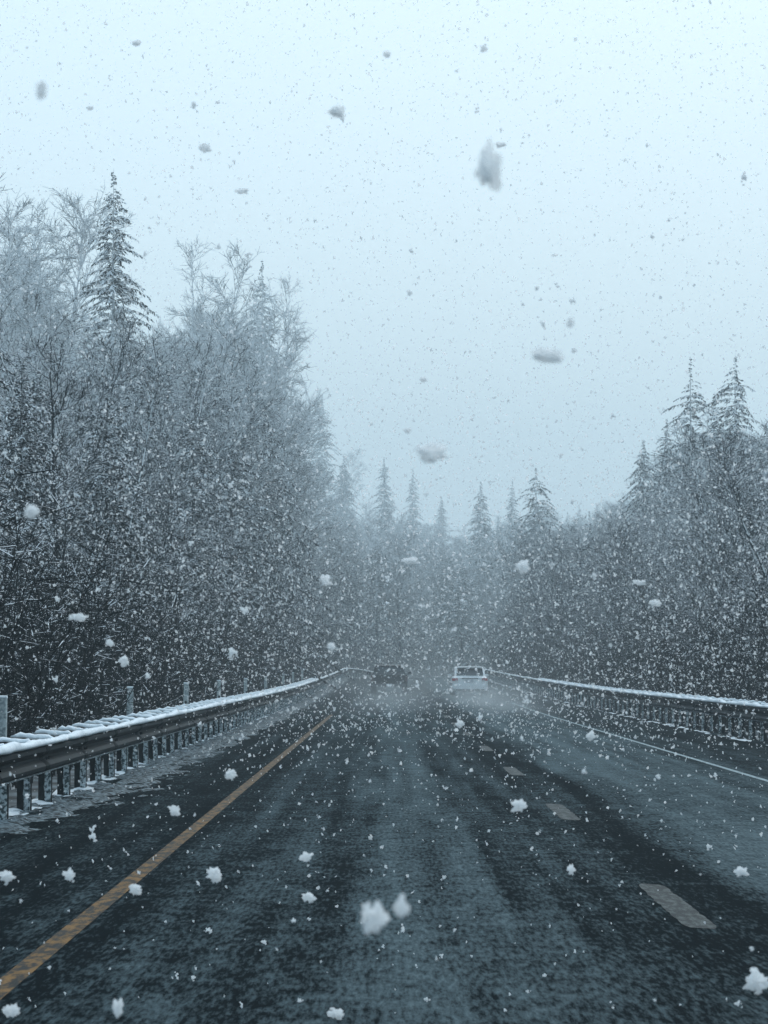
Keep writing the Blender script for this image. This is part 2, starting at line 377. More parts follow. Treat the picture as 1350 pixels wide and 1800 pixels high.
# ------------------------------------------------------------------ guardrails
def rail(side, lat, y0, y1, label):
    """W-beam, blockouts, posts, snow caps; side -1 left of the road, +1 right"""
    root = empty('guardrail', (lat, y0, 0)); tag(root, label, 'guardrail')
    s = side
    prof = [(0.0, .47), (.035, .475), (.075, .51), (.08, .545), (.045, .585), (.0, .61), (.0, .64), (.045, .665), (.08, .705), (.075, .74), (.035, .775), (0, .78)]
    prof = [(p[0]-.08, p[1]) for p in prof]
    seg = 3.81; nseg = int((y1-y0)/seg)
    ys = np.arange(0, nseg*seg+.01, seg/2) + y0
    def sweep(name, pts, m, wob=0.0, step=None, closed=False):
        yy = ys if step is None else np.arange(ys[0], ys[-1], step)
        n = len(yy); K = len(pts); V = np.zeros((n, K, 3))
        w1 = np.convolve(NR.normal(0, 1, n+10), np.ones(5)/5, 'same')[5:5+n]*wob
        w2 = np.convolve(NR.normal(0, 1, n+10), np.ones(3)/3, 'same')[5:5+n]*wob
        for j, (a, z) in enumerate(pts):
            top = z > .8
            V[:, j, 0] = -s*a+xc(yy)+(w2 if not (closed and j in ()) else 0)*(1 if closed else 0)*0.6
            V[:, j, 1] = yy-y0; V[:, j, 2] = z+zr(yy)+(w1 if top else 0)
        KK = K if closed else K-1
        i = np.arange(n-1)[:, None]*K; jj = np.arange(KK)[None, :]
        a_ = (i+jj).reshape(-1, 1); b_ = (i+(jj+1) % K).reshape(-1, 1)
        return link(name, mesh_np(name, V.reshape(-1, 3), [np.concatenate([a_, b_, b_+K, a_+K], 1)], m, closed), root)
    sweep('beam', prof, M['zinc'])
    sv = MB(); sv.loft([[(-s*(p[0]+.005), yy, p[1]) for p in prof]+[(-s*(p[0]+.001), yy, p[1]) for p in reversed(prof)] for yy in (-.16, .16)])
    sv.cyl((-s*.002, -.1, .625), (-s*-.018, -.1, .625), .018, 8); sv.cyl((-s*.002, .1, .625), (-s*-.018, .1, .625), .018, 8)
    svm = sv.mesh('splice', M['post'])
    for q in range(1, min(nseg, 32)):
        yy = y0+q*seg+1.1; link('splice', svm, root, (float(xc(yy)), yy-y0, float(zr(yy))))
    cap = [(-.115, .765), (-.12, .81), (-.09, .835), (-.04, .845), (.0, .835), (.022, .80), (.01, .772), (-.04, .783)]
    tag(sweep('snow_cap', cap, M['snow'], 0.034, 0.22, True))
    lip = [(-.045, .474), (-.002, .474), (-.006, .483), (-.03, .487)]
    sweep('lower_snow_line', lip, M['slush'], 0.0, 0.9, True)
    # one post assembly, then copies
    pm = MB().box((s*.39, 0, .345), (.15, .15, .95)).mesh('post', M['post'], .006)
    bm_ = MB().box((s*.20, 0, .62), (.215, .14, .34)).mesh('blockout', M['post'], .006)
    fm = MB()
    rr = random.Random(3)
    zz = [-.1+.075*q for q in range(8)]
    fm.loft([[(s*.314-.0+rr.uniform(-.006, .006), -.078, z), (s*.314+s*(.075+rr.uniform(-.015, .012)), -.078, z), (s*.314+s*.07, -.095-rr.uniform(0, .012), z), (s*.32, -.095-rr.uniform(0, .012), z)] for z in zz])
    fm = fm.mesh('plastered_snow', M['plaster'])
    caps = []
    for v in range(5):
        c = MB(); N = 10
        ring = []
        for q, t in enumerate(np.linspace(0.06, .50, N)):
            h_ = (.045+rr.uniform(-.012, .018))*(1 if 0 < q < N-1 else .4); w_ = .085+rr.uniform(-.02, .02)
            zb = .802 if t < .3 else .855
            zb = .80+.025*sm((t-.28)/.05)
            ring.append([(s*t, -w_, zb-.004), (s*t, -w_*.75, zb+h_*.8), (s*t, 0, zb+h_), (s*t, w_*.75, zb+h_*.8), (s*t, w_, zb-.004)])
        c.loft(ring); caps.append(c.mesh('post_snow', M['snow'], 0, True))
    km = MB().box((s*.52, -.02, .86), (.045, .07, .11)).mesh('reflector', M['knob'], .008)
    np_ = int(min(nseg*2, 150))
    for q in range(np_):
        yy = y0+q*seg/2+.2
        L_ = (float(xc(yy)), yy-y0, float(zr(yy)))
        for nm, me in (('post', pm), ('blockout', bm_), ('plastered_snow', fm), ('post_snow', rr.choice(caps)), ('reflector', km)):
            if nm in ('post_snow', 'reflector') and yy > 150: continue
            o = link(nm, me, root, L_)
            if nm == 'post_snow': o.scale = (rr.uniform(.9, 1.12), rr.uniform(.8, 1.2), 1)
            if nm == 'plastered_snow': o.scale = (1, 1, rr.uniform(.93, 1.03))
    return root
rail(-1, -3.69, 14, 330, 'snow topped steel guardrail along the left shoulder beside the dark thicket')
rail(1, 7.80, 40, 330, 'snow topped steel guardrail along the right shoulder curving away behind the white car')

# marker posts beyond the left rail
mk = None
mp_labels = ['nearest pale marker post behind the left guardrail at the photo\'s edge', 'second pale marker post behind the left guardrail with a twig at its head', 'third pale marker post behind the left guardrail', 'fourth pale marker post behind the left guardrail', 'fifth pale marker post behind the left guardrail']
for k, px in enumerate([4, 228, 327, 385, 432, 468, 498, 515, 532]):
    D = 4.5*F/(VX-px); h_ = 1.24*R.uniform(.97, 1.03)
    rt = empty('marker_post', (-4.5, D, float(gz(-4.5, D))), R.uniform(-.1, .1)); rt.rotation_euler[1] = R.uniform(-.015, .015)
    tag(rt, mp_labels[k] if k < 5 else 'small pale marker post far along the left guardrail', 'post', 'marker posts behind the left guardrail')
    if mk is None:
        a = MB()
        zs = [-.3, .3, .6, .9, 1.2, 1.27]
        a.loft([[(-.052+R.uniform(-.004, .004), -.05, z), (.052+R.uniform(-.004, .004), -.05, z), (.052, .05, z), (-.052, .05, z)] for z in zs])
        b = MB()
        b.loft([[(x*1.0, -.055, 1.268), (x, -.03, 1.30), (x, .03, 1.30), (x, .055, 1.268)] for x in (-.055, -.03, .02, .055)])
        mk = (a.mesh('shaft', M['marker'], .006), b.mesh('snow_top', M['snow'], 0, True))
    link('shaft', mk[0], rt); link('snow_top', mk[1], rt)
    if k == 1:
        P0, P1 = [], []
        for q in range(9):
            p = np.array([-.05, -.03, 1.24]); d = np.array([-.9, 0, R.uniform(-.35, .35)])*R.uniform(.1, .22)
            P0.append(p+d*.0); P1.append(p+d)
            P0.append(p+d*.6); P1.append(p+d*.6+np.array([R.uniform(-.08, -.02), 0, R.uniform(-.08, .03)]))
        V, Q = sticks(P0, P1, .006, .004); link('twig', mesh_np('twig', V, [Q], M['plaster']), rt)

# ------------------------------------------------------------------ vehicles (built round the origin, rear towards -Y)
def wheel(root, x, y, r, w_=.22):
    wh = empty('wheel'); wh.parent = root; wh.location = (x, y, r)
    wh2 = MB().cyl((-w_/2, 0, 0), (w_/2, 0, 0), r, 22)
    bpy.data.objects.remove(wh)
    t = wh2.build('wheel', M['tyre'], root, .02); t.location = (x, y, r)
    sgn = 1 if x > 0 else -1
    MB().cyl((sgn*w_/2-.02*sgn, 0, 0), (sgn*(w_/2+.008), 0, 0), r*.62, 16).build('rim', M['rim'], t)
def section(hw, z0, z1, y, rnd=.12, tum=0.0):
    """rounded closed cross-section, seen from behind"""
    pts = []
    for (x, z) in ((hw-rnd*.4, z0), (hw, z0+rnd), (hw, z1-rnd), (hw-rnd*.35-tum, z1-rnd*.25), (hw-rnd-tum, z1)):
        pts.append((x, y, z))
    return pts+[(-x, y, z) for (x, y, z) in reversed(pts)]
def white_wagon(loc):
    root = empty('station_wagon', loc)
    tag(root, 'white station wagon seen from behind in the right lane, wheels lost in spray', 'car')
    body = MB().loft([section(.86, .30, .92, -2.28, .10), section(.92, .24, .98, -2.15, .10), section(.93, .20, .99, -.9, .10), section(.93, .20, .97, .9, .10), section(.90, .22, .90, 1.9, .12), section(.80, .30, .72, 2.35, .14)])
    body.build('body', M['white_paint'], root, .015)
    cab = MB().loft([section(.80, .95, 1.02, -2.12, .03), section(.76, .95, 1.44, -1.72, .10, .03), section(.77, .95, 1.50, -.8, .10, .04), section(.76, .95, 1.48, .4, .10, .04), section(.74, .95, 1.00, 1.15, .03)])
    cb = cab.build('cabin', M['white_paint'], root, .012)
    g = MB(); g.v = [(-.70, -2.125, 1.03), (.70, -2.125, 1.03), (.655, -1.80, 1.385), (-.655, -1.80, 1.385), (-.70, -2.09, 1.03), (.70, -2.09, 1.03), (.655, -1.765, 1.385), (-.655, -1.765, 1.385)]
    g.f = [(0, 1, 2, 3), (7, 6, 5, 4), (0, 4, 5, 1), (1, 5, 6, 2), (2, 6, 7, 3), (3, 7, 4, 0)]
    rw = g.build('rear_window', M['glass'], root)
    wp = MB().box((.12, -2.135, 1.06), (.55, .02, .02)).build('wiper', M['trim'], rw)
    MB().box((0, -1.80, 1.468), (1.30, .30, .035)).build('spoiler', M['white_paint'], root, .012)
    for sx in (-1, 1):
        a = MB(); a.box((sx*.765, -1.25, 1.19), (.03, .75, .26)); a.box((sx*.765, -.25, 1.19), (.03, .95, .26)); a.build('side_window', M['glass'], root)
        tl = MB().box((sx*.77, -2.285, .82), (.30, .07, .14)).build('tail_light', M['red'], root, .02)
        MB().box((sx*.70, -2.324, .79), (.10, .012, .05)).build('reverse_lens', M['plate'], tl)
        MB().box((sx*.97, .62, 1.03), (.20, .09, .14)).build('mirror', M['white_paint'], root, .03)
        MB().box((sx*.62, -.6, 1.525), (.03, 1.9, .035)).build('roof_bar', M['trim'], root, .008)
        for yy in (-1.4, 1.4): wheel(root, sx*.82, yy, .33)
    MB().box((0, -2.31, .44), (1.76, .14, .24)).build('bumper', M['white_paint'], root, .03)
    MB().box((0, -2.30, .30), (1.45, .10, .08)).build('lower_bumper', M['trim'], root, .02)
    MB().box((0, -2.318, .76), (.36, .02, .16)).build('number_plate', M['plate'], root)
    MB().box((0, -2.30, .885), (.85, .04, .035)).build('tailgate_trim', M['trim'], root, .008)
    MB().cyl((.5, -2.36, .26), (.5, -2.1, .26), .035, 10).build('exhaust', M['rim'], root)
    return root
def black_pickup(loc):
    root = empty('pickup_truck', loc)
    tag(root, 'black pickup truck seen from behind in the left lane, mirror sticking out', 'truck')
    MB().loft([section(.94, .42, 1.00, .0, .08), section(.97, .38, 1.02, .6, .08), section(.97, .40, 1.00, 2.0, .10), section(.90, .46, .90, 2.8, .14)]).build('body', M['black_paint'], root, .015)
    # load bed: two sides, floor
    bed = MB(); bed.box((-.94, -1.25, .82), (.10, 2.5, .50)); bed.box((.94, -1.25, .82), (.10, 2.5, .50)); bed.box((0, -1.25, .60), (1.78, 2.5, .08)); bed.box((0, -.04, .82), (1.78, .08, .50))
    bed.build('load_bed', M['black_paint'], root, .02)
    tg = MB().box((0, -2.535, .81), (1.70, .07, .50)).build('tailgate', M['black_paint'], root, .02)
    MB().box((0, -2.578, .93), (.28, .018, .06)).build('handle', M['trim'], tg, .005)
    MB().loft([section(.86, .98, 1.05, -.02, .03), section(.80, .98, 1.60, .12, .11, .03), section(.80, .98, 1.65, .9, .11, .04), section(.78, .98, 1.60, 1.3, .11, .04), section(.80, .98, 1.02, 1.95, .03)]).build('cabin', M['black_paint'], root, .012)
    rw = MB(); rw.v = [(-.68, -.035, 1.10), (.68, -.035, 1.10), (.62, .07, 1.50), (-.62, .07, 1.50), (-.68, .0, 1.10), (.68, .0, 1.10), (.62, .1, 1.50), (-.62, .1, 1.50)]
    rw.f = [(0, 1, 2, 3), (7, 6, 5, 4), (0, 4, 5, 1), (1, 5, 6, 2), (2, 6, 7, 3), (3, 7, 4, 0)]
    rw.build('rear_window', M['glass'], root)
    # toolbox and headboard that carry the dark outline across the bed
    MB().box((.0, -.45, 1.13), (1.75, .55, .22)).build('tool_box', M['trim'], root, .02)
    for sx in (-1, 1):
        MB().box((sx*.915, -2.545, .88), (.12, .09, .34)).build('tail_light', M['dark_red'], root, .02)
        mr = MB().box((sx*1.12, 1.25, 1.16), (.22, .10, .17)).build('mirror', M['black_paint'], root, .03)
        MB().box((sx*.96, 1.27, 1.10), (.20, .05, .05)).build('mirror_arm', M['trim'], mr)
        a = MB(); a.box((sx*.805, .9, 1.27), (.03, 1.0, .30)); a.build('side_window', M['glass'], root)
        for yy in (-1.45, 1.95): wheel(root, sx*.84, yy, .38, .26)
        MB().box((sx*.84, -1.85, .35), (.28, .02, .30)).build('mud_flap', M['tyre'], root)
    bp_ = MB().box((0, -2.66, .50), (1.80, .16, .17)).build('bumper', M['trim'], root, .025)
    MB().box((0, -2.748, .50), (.32, .012, .15)).build('number_plate', M['plate'], bp_)
    return root
DW = 146.0
white_wagon(((823.5-VX)/F*DW, DW, float(zr(DW))))
DP = 152.0
pk = black_pickup(((684-VX)/F*DP, DP, float(zr(DP)))); pk.scale = (1, 1, .95)

# ------------------------------------------------------------------ trees
def bare_tree(seed, H=20.0, spread=.30, dens=1.0, low=.04):
    """upright bare broadleaf tree: many ascending limbs, fine twigs; returns trunk mesh, crown mesh"""
    r = random.Random(seed)
    T0, T1, Ta, Tb = [], [], [], []; S0, S1, Sa, Sb = [], [], [], []
    def bez(p, d, L, n, rad, rad1, st, wob):
        pts = [p]
        for q in range(n):
            d = d+Vector((r.gauss(0, wob), r.gauss(0, wob), r.gauss(0, wob)+.06)); d.normalize()
            pts.append(pts[-1]+d*(L/n))
        for q in range(n):
            a = rad+(rad1-rad)*q/n; b = rad+(rad1-rad)*(q+1)/n
            (T0 if st else S0).append(pts[q][:]); (T1 if st else S1).append(pts[q+1][:])
            (Ta if st else Sa).append(a); (Tb if st else Sb).append(b)
        return pts
    stems = r.choice([1, 2, 2, 3])
    for s_ in range(stems):
        ang = r.uniform(0, 6.28); lean = 0.03 if stems == 1 else r.uniform(.06, .16)
        d = Vector((math.cos(ang)*lean, math.sin(ang)*lean, 1)).normalized()
        hh = H*(1 if s_ == 0 else r.uniform(.75, .97))
        tr = bez(Vector((0, 0, -.5)), d, hh+.5, 14, H*.0075+.02, .015, True, .045)
        nb = int(30*dens/stems+8)
        for k in range(nb):
            t = low+(1-low)*((k+r.random())/nb)**.9
            q = t*(len(tr)-1); i = min(int(q), len(tr)-2); p = tr[i].lerp(tr[i+1], q-i)
            a = r.uniform(0, 6.28); el = r.uniform(.25, 1.15)+t*.25
            L = H*spread*(1.12-t)**.75*r.uniform(.55, 1.2)+.5
            bd = Vector((math.cos(a)*math.cos(el), math.sin(a)*math.cos(el), math.sin(el)))
            b1 = bez(p, bd, L, 5, .010+.0065*L, .010, L > 2.8, .24)
            n2 = int(L*3.0)+4
            for k2 in range(n2):
                t2 = .15+.85*(k2+r.random())/n2; q = t2*5; i = min(int(q), 4); p2 = b1[i].lerp(b1[i+1], q-i)
                d2 = ((b1[i+1]-b1[i]).normalized()+Vector((r.gauss(0, .6), r.gauss(0, .6), r.gauss(.1, .45)))).normalized()
                L2 = r.uniform(.5, 1.5)*(1.25-t2*.6)
                b2_ = bez(p2, d2, L2, 2, .014, .009, False, .15)
                for k3 in range(r.randint(5, 9)):
                    p3 = b2_[0].lerp(b2_[2], r.uniform(.15, 1)); d3 = (d2+Vector((r.gauss(0, .7), r.gauss(0, .7), r.gauss(.05, .6)))).normalized()
                    L3 = r.uniform(.18, .55)
                    S0.append(p3[:]); S1.append((p3+d3*L3)[:]); Sa.append(.012); Sb.append(.007)
    V, Q = sticks(T0, T1, Ta, Tb, 5); tm = mesh_np('trunk', V, [Q], M['bark'], True)
    V, Q = sticks(S0, S1, Sa, Sb, 3); cm = mesh_np('crown', V, [Q], M['twig'])
    return tm, cm, H

def conifer(seed, H=30.0, rad=.17, gap=.0, low=.05, droop=.35, ragged=.25, whorl=.36, bare_top=0.0):
    r = random.Random(seed); T0, T1, Ta, Tb = [], [], [], []; K = []
    bend = r.uniform(-.008, .008)*H
    def ax(z): return Vector((bend*math.sin(z/H*2.6), bend*.5*math.sin(z/H*3.3), z))
    n = 16
    for q in range(n):
        z0 = -.5+(H+.5)*q/n; z1 = -.5+(H+.5)*(q+1)/n
        T0.append(ax(z0)[:]); T1.append(ax(z1)[:]); Ta.append(max(.012, H*.011*(1-q/n))); Tb.append(max(.008, H*.011*(1-(q+1)/n)))
    z = H*low; lump = [r.uniform(.6, 1.25) for _ in range(40)]
    while z < H*.995:
        t = z/H
        nbr = r.randint(4, 6)
        a0 = r.uniform(0, 6.28)
        for b in range(nbr):
            if r.random() < gap*(.4+t): continue
            a = a0+6.283*b/nbr+r.gauss(0, .25)
            L = (H*rad*(1-t)**.78*min(1, (1-t)*9+.12)+.05)*r.uniform(1-ragged*1.3, 1+ragged)*lump[int(t*39)]**(.6 if ragged > .2 else .2)
            if t > 1-bare_top and r.random() < .5: L *= .35
            L = max(L, .12)
            p = ax(z+r.uniform(-.15, .15)); h = Vector((math.cos(a), math.sin(a), 0)); side = Vector((-h.y, h.x, 0))
            up0 = .25+.5*t; pts = [p]; ns = max(2, min(6, int(L/.6)+2))
            for q in range(ns):
                f = (q+.5)/ns; sl = up0*(1-f*1.4)-droop*f*1.6+(.5*droop if f > .8 else 0)
                pts.append(pts[-1]+(h+Vector((0, 0, sl))).normalized()*(L/ns))
            for q in range(ns):
                T0.append(pts[q][:]); T1.append(pts[q+1][:]); rr_ = .006+.006*L
                Ta.append(rr_*(1-q/ns)+.004); Tb.append(rr_*(1-(q+1)/ns)+.004)
            m_ = max(3, int(L/.12))
            for q in range(m_):
                f = .12+.88*(q+r.random())/m_; g = f*ns; i = min(int(g), ns-1); p2 = pts[i].lerp(pts[i+1], g-i)
                dd = (pts[i+1]-pts[i]).normalized()
                for sg in (-1, 1):
                    l_ = (.08+.20*min(1.8, L)*(1-.5*f))*r.uniform(.5, 1.5); wd = r.uniform(.03, .065)
                    d2 = (dd*.75+side*sg*r.uniform(.5, 1.1)+Vector((0, 0, -droop*r.uniform(.2, 2.6)))).normalized()
                    sd_ = d2.cross(Vector((r.gauss(0, 1), r.gauss(0, 1), .8))).normalized()*wd
                    md = p2+d2*l_*.45
                    K.append((p2[:], (md+sd_)[:], (p2+d2*l_)[:], (md-sd_)[:]))
        z += whorl*r.uniform(.6, 1.3)*(1.1-.55*t)
    V, Q = sticks(T0, T1, Ta, Tb, 4); tm = mesh_np('trunk', V, [Q], M['bark'], True)
    Kv = np.array(K).reshape(-1, 3); Kf = np.arange(len(Kv)).reshape(-1, 4)
    return tm, mesh_np('crown', Kv, [Kf], M['needle']), H

BARE = [bare_tree(s, 20, sp, de) for s, sp, de in ((1, .28, 1.5), (2, .32, 1.7), (3, .25, 1.5), (4, .30, 1.6), (5, .23, 1.8), (6, .27, 1.7))]
FIR = [conifer(11, 30, .20, .15, ragged=.42, droop=.45), conifer(12, 30, .22, .15, droop=.6, ragged=.45), conifer(13, 30, .18, .22, ragged=.5, droop=.5), conifer(14, 24, .26, .1, low=.02, droop=.65, ragged=.4), conifer(15, 30, .21, .25, ragged=.55, droop=.55)]
GAUNT = [conifer(21, 28, .24, .28, ragged=.6, whorl=.5, bare_top=.12, droop=.6), conifer(22, 28, .26, .25, ragged=.65, whorl=.46, droop=.7, bare_top=.08)]

placed = []
def plant(proto, name, X, D, height, label, group=None, wide=1.0, cat='tree', rz=None):
    z = float(gz(X, D)); h_ = height
    o = empty(name, (X, D, z-.1), R.uniform(0, 6.28) if rz is None else rz)
    s_ = h_/proto[2]; o.scale = (s_*wide, s_*wide, s_)
    tag(o, label, cat, group)
    link('trunk', proto[0], o); link('crown', proto[1], o)
    placed.append((X, D)); return o
def plant_px(proto, name, px, topy, D, label, group=None, wide=1.0, **k):
    p = at(px, topy, D); z = float(gz(p.x, D))
    return plant(proto, name, p.x, D, p.z-z+.1, label, group, wide, **k)

# the trees one can tell apart
plant_px(FIR[0], 'fir_tree', 200, 296, 150, 'tall dark fir spiring above the bare trees at the far left', wide=.95)
plant_px(FIR[2], 'fir_tree', 460, 455, 400, 'faint tall fir fading into the snowfall above the left wood', wide=.95)
plant_px(FIR[1], 'fir_tree', 566, 692, 700, 'ghostly fir just right of the left wood\'s edge', wide=1.0)
plant_px(FIR[3], 'fir_tree', 604, 800, 640, 'ghostly drooping fir stepping down towards the road gap', wide=.9)
plant_px(FIR[1], 'fir_tree', 675, 803, 640, 'pale fir at the left end of the far central row', wide=.95)
plant_px(FIR[2], 'fir_tree', 726, 822, 690, 'pale narrow fir second from left in the far central row', wide=.9)
plant_px(FIR[0], 'fir_tree', 776, 872, 700, 'small faint fir third from left in the far central row')
plant_px(FIR[1], 'fir_tree', 845, 846, 460, 'grey rounded fir right of the road gap', wide=1.05)
plant_px(FIR[2], 'fir_tree', 901, 842, 560, 'faint slim fir just left of the crooked topped fir', wide=.9)
plant_px(GAUNT[1], 'fir_tree', 940, 818, 285, 'crooked topped dark fir with gaps in its head, right of centre', wide=1.15)
plant_px(FIR[3], 'fir_tree', 1130, 770, 235, 'broad fir on the left shoulder of the right hand wood', wide=1.0)
plant_px(GAUNT[0], 'fir_tree', 1215, 628, 205, 'gaunt fir with a bare spike, left one of the two on the right skyline', wide=1.2)
plant_px(FIR[1], 'fir_tree', 1172, 735, 215, 'bushy fir below and left of the bare spiked fir', wide=1.0)
plant_px(GAUNT[1], 'fir_tree', 1292, 620, 195, 'ragged tall fir, right one of the two on the right skyline', wide=1.2)
plant_px(FIR[2], 'fir_tree', 1255, 690, 210, 'fir filling the dip between the two tall ragged firs', wide=1.1)
plant_px(FIR[3], 'fir_tree', 1345, 740, 190, 'broad fir cut by the right edge of the photo', wide=1.1)
plant_px(BARE[0], 'bare_tree', 8, 356, 175, 'tall bare tree with upright twigs at the left edge', wide=1.1)
plant_px(BARE[1], 'bare_tree', 46, 372, 180, 'bare tree with a twiggy forked head second from the left edge')
plant_px(BARE[3], 'bare_tree', 96, 405, 182, 'bare tree between the left edge and the tall fir')
plant_px(BARE[2], 'bare_tree', 330, 472, 285, 'pale broom shaped bare tree right of the tall fir', wide=1.0)
plant_px(BARE[4], 'bare_tree', 375, 478, 295, 'pale slender bare tree left of the faint tall fir', wide=1.1)
plant_px(BARE[2], 'bare_tree', 478, 530, 282, 'thin bare tree at the right shoulder of the left wood', wide=.8)
plant_px(FIR[1], 'fir_tree', 482, 640, 284, 'fir closing off the right edge of the left wood above the rail', wide=.75)
plant_px(FIR[0], 'fir_tree', 468, 590, 290, 'fir behind the thin bare tree at the left wood\'s right shoulder', wide=.9)
plant_px(FIR[3], 'fir_tree', 440, 600, 276, 'broad dark fir inside the right shoulder of the left wood', wide=.8)
plant_px(FIR[3], 'fir_tree', 492, 720, 275, 'lowest fir of the left wood\'s right edge', wide=.7)
plant_px(BARE[3], 'bare_tree', 425, 545, 270, 'bare tree filling the left wood below the faint tall fir', wide=.75)

plant_px(BARE[5], 'bare_tree', 588, 800, 660, 'ghostly bare tree between the two ghostly firs by the left wood', wide=1.0)
SK = np.array([(-150, 380), (0, 385), (60, 400), (120, 440), (140, 530), (180, 580), (240, 585), (275, 545), (300, 520), (360, 510), (400, 545), (440, 540), (480, 555), (512, 580), (524, 660), (534, 760),
               (548, 850), (600, 870), (620, 880), (660, 890), (700, 900), (760, 920), (800, 925), (830, 900), (860, 905), (900, 900), (960, 895), (1000, 885), (1085, 885), (1105, 870), (1140, 800), (1180, 760), (1220, 720), (1350, 730), (1500, 740)])
def wood(n, pick, label_b, label_f, group, fir_share, hmax, maxtry=6000, gapd=2.2, vary=(.72, 1.0), wide=(.9, 1.15)):
    k = t = 0
    while k < n and t < maxtry:
        t += 1
        X, D = pick()
        px = VX+F*X/D
        if not -120 < px < 1470: continue
        lat = X-float(xc(D))
        if -7.2 < lat < 10.8: continue
        if any((X-a)**2+(D-b)**2/4 < gapd**2 for a, b in placed): continue
        cr = 2.2*F/D
        sy = float(np.max(np.interp([px-cr, px, px+cr], SK[:, 0], SK[:, 1])))
        top = at(px, sy, D).z; g = float(gz(X, D)); h_ = (top-g)*R.uniform(*vary)
        h_ = min(h_, hmax*R.uniform(.75, 1))
        if h_ < 4: continue
        for _ in range(14):                   # the whole crown keeps below the skyline
            if all(g+h_*fr <= at(px+sd*h_*F/D, float(np.interp(px+sd*h_*F/D, SK[:, 0], SK[:, 1])), D).z for sd, fr in ((-.24, .5), (-.12, .82), (.12, .82), (.24, .5))): break
            h_ *= .93
        if h_ < 4 or (px < 560 and D < 300 and px+.16*h_*F/D > 552): continue
        if R.random() < fir_share:
            sz = 'low' if h_ < 10 else 'mid sized' if h_ < 18 else 'tall'
            plant(R.choice(FIR), 'fir_tree', X, D, h_, sz+' '+label_f, sz+' firs '+group, R.uniform(*wide)*(1.25 if h_ < 14 else 1))
        else:
            sz = 'low' if h_ < 10 else 'mid sized' if h_ < 18 else 'tall'
            plant(R.choice(BARE), 'bare_tree', X, D, h_, sz+' '+label_b, sz+' bare trees '+group, R.uniform(*wide)*(1.35 if h_ < 12 else 1.1))
        k += 1
    return k
u = R.uniform
nl = wood(80, lambda: (lambda D: (-7.6-abs(R.gauss(0, 2.2)), D))(55+230*R.random()**.85), 'bare snow dusted tree crowding the left guardrail', 'dark snow dusted fir crowding the left guardrail', 'along the left guardrail', .35, 30, gapd=1.5)
nb = wood(80, lambda: (lambda D: (u(-13, -44), D))(90+220*R.random()), 'bare snow dusted tree deeper in the left wood', 'snow dusted fir deeper in the left wood', 'deeper in the left wood', .3, 40)
nr = wood(70, lambda: (lambda D: (11.5+abs(R.gauss(0, 3)), D))(80+210*R.random()), 'bare snow dusted tree behind the right guardrail', 'snow dusted fir behind the right guardrail', 'behind the right guardrail', .15, 24, gapd=1.6)
nq = wood(70, lambda: (lambda D: (u(16, 60), D))(120+200*R.random()), 'bare snow dusted tree deeper in the right wood', 'snow dusted fir deeper in the right wood', 'deeper in the right wood', .35, 32)
nf = wood(260, lambda: (lambda D: (u(-15, 60)*D/400, D))(290+430*R.random()**1.1), 'faint bare tree in the haze beyond the road', 'faint fir in the haze beyond the road', 'in the haze beyond the road', .5, 40, gapd=1.6, vary=(.75, 1.0), wide=(1.1, 1.5))
print('TREES', nl, nb, nr, nq, nf)

# brush under and in front of the trees: one tangle of stems each side
def brush(name, lat0, lat1, y0, y1, n, hmin, hmax, label):
    y = y0*(y1/y0)**NR.random(n)
    lat = lat0+(lat1-lat0)*NR.random(n)**1.3; x = lat+xc(y)
    z = gz(x, y); h_ = NR.uniform(hmin, hmax, n)
    az = NR.random(n)*6.283; ln = NR.normal(0, .28, n)
    P0 = np.stack([x, y, z-.1], 1); d = np.stack([np.cos(az)*ln, np.sin(az)*ln, np.ones(n)], 1)
    A, B, ra, rb = [], [], [], []; P = P0; joints = [P0]
    for k in range(4):
        d = d+NR.normal(0, .22, (n, 3)); d[:, 2] = np.abs(d[:, 2])+.2; d /= np.linalg.norm(d, axis=1, keepdims=True)
        q = P+d*h_[:, None]/4; A.append(P); B.append(q); ra.append(np.full(n, .015-.003*k)); rb.append(np.full(n, .012-.003*k)); P = q; joints.append(q)
    J = np.stack(joints, 1)
    for k in range(12):
        t = NR.uniform(.5, 3.999, n); i0 = t.astype(int); f = (t-i0)[:, None]; ar = np.arange(n)
        p = J[ar, i0]*(1-f)+J[ar, i0+1]*f
        az = NR.random(n)*6.283; l_ = NR.uniform(.15, .5, n)
        q = p+np.stack([np.cos(az)*l_, np.sin(az)*l_, NR.uniform(-.3, .9, n)*l_], 1)
        A.append(p); B.append(q); ra.append(np.full(n, .009)); rb.append(np.full(n, .005))
    V, Q = sticks(np.concatenate(A), np.concatenate(B), np.concatenate(ra), np.concatenate(rb), 3)
    return tag(link(name, mesh_np(name, V, [Q], M['shrub'])), label, kind='stuff')
brush('brush_thicket', -5.0, -16, 26, 300, 9500, 1.2, 4.6, 'dark leafless brush thicket behind the left guardrail')
brush('brush_thicket', -5.2, -150, 290, 700, 9000, 2, 7, 'hazy leafless brush where the road bends away')
brush('brush_thicket', 9.0, 22, 55, 300, 8500, 1.0, 4.2, 'dark leafless brush thicket behind the right guardrail')

# ------------------------------------------------------------------ haze
HAZE = 0.0011
bx = MB().box((0, 540, 48), (1500, 1560, 130)).build('haze', bpy.data.materials.new('haze_air'))
bx['kind'] = 'stuff'; bx['label'] = 'snowy haze filling the air'
hm = bx.data.materials[0]; hm.use_nodes = True; hn = hm.node_tree; hn.nodes.remove(hn.nodes['Principled BSDF'])
pv = hn.nodes.new('ShaderNodeVolumePrincipled'); pv.inputs['Color'].default_value = (0.86, 0.955, 0.985, 1)
pv.inputs['Density'].default_value = HAZE; pv.inputs['Anisotropy'].default_value = 0.0
hn.links.new(pv.outputs[0], hn.nodes['Material Output'].inputs['Volume'])

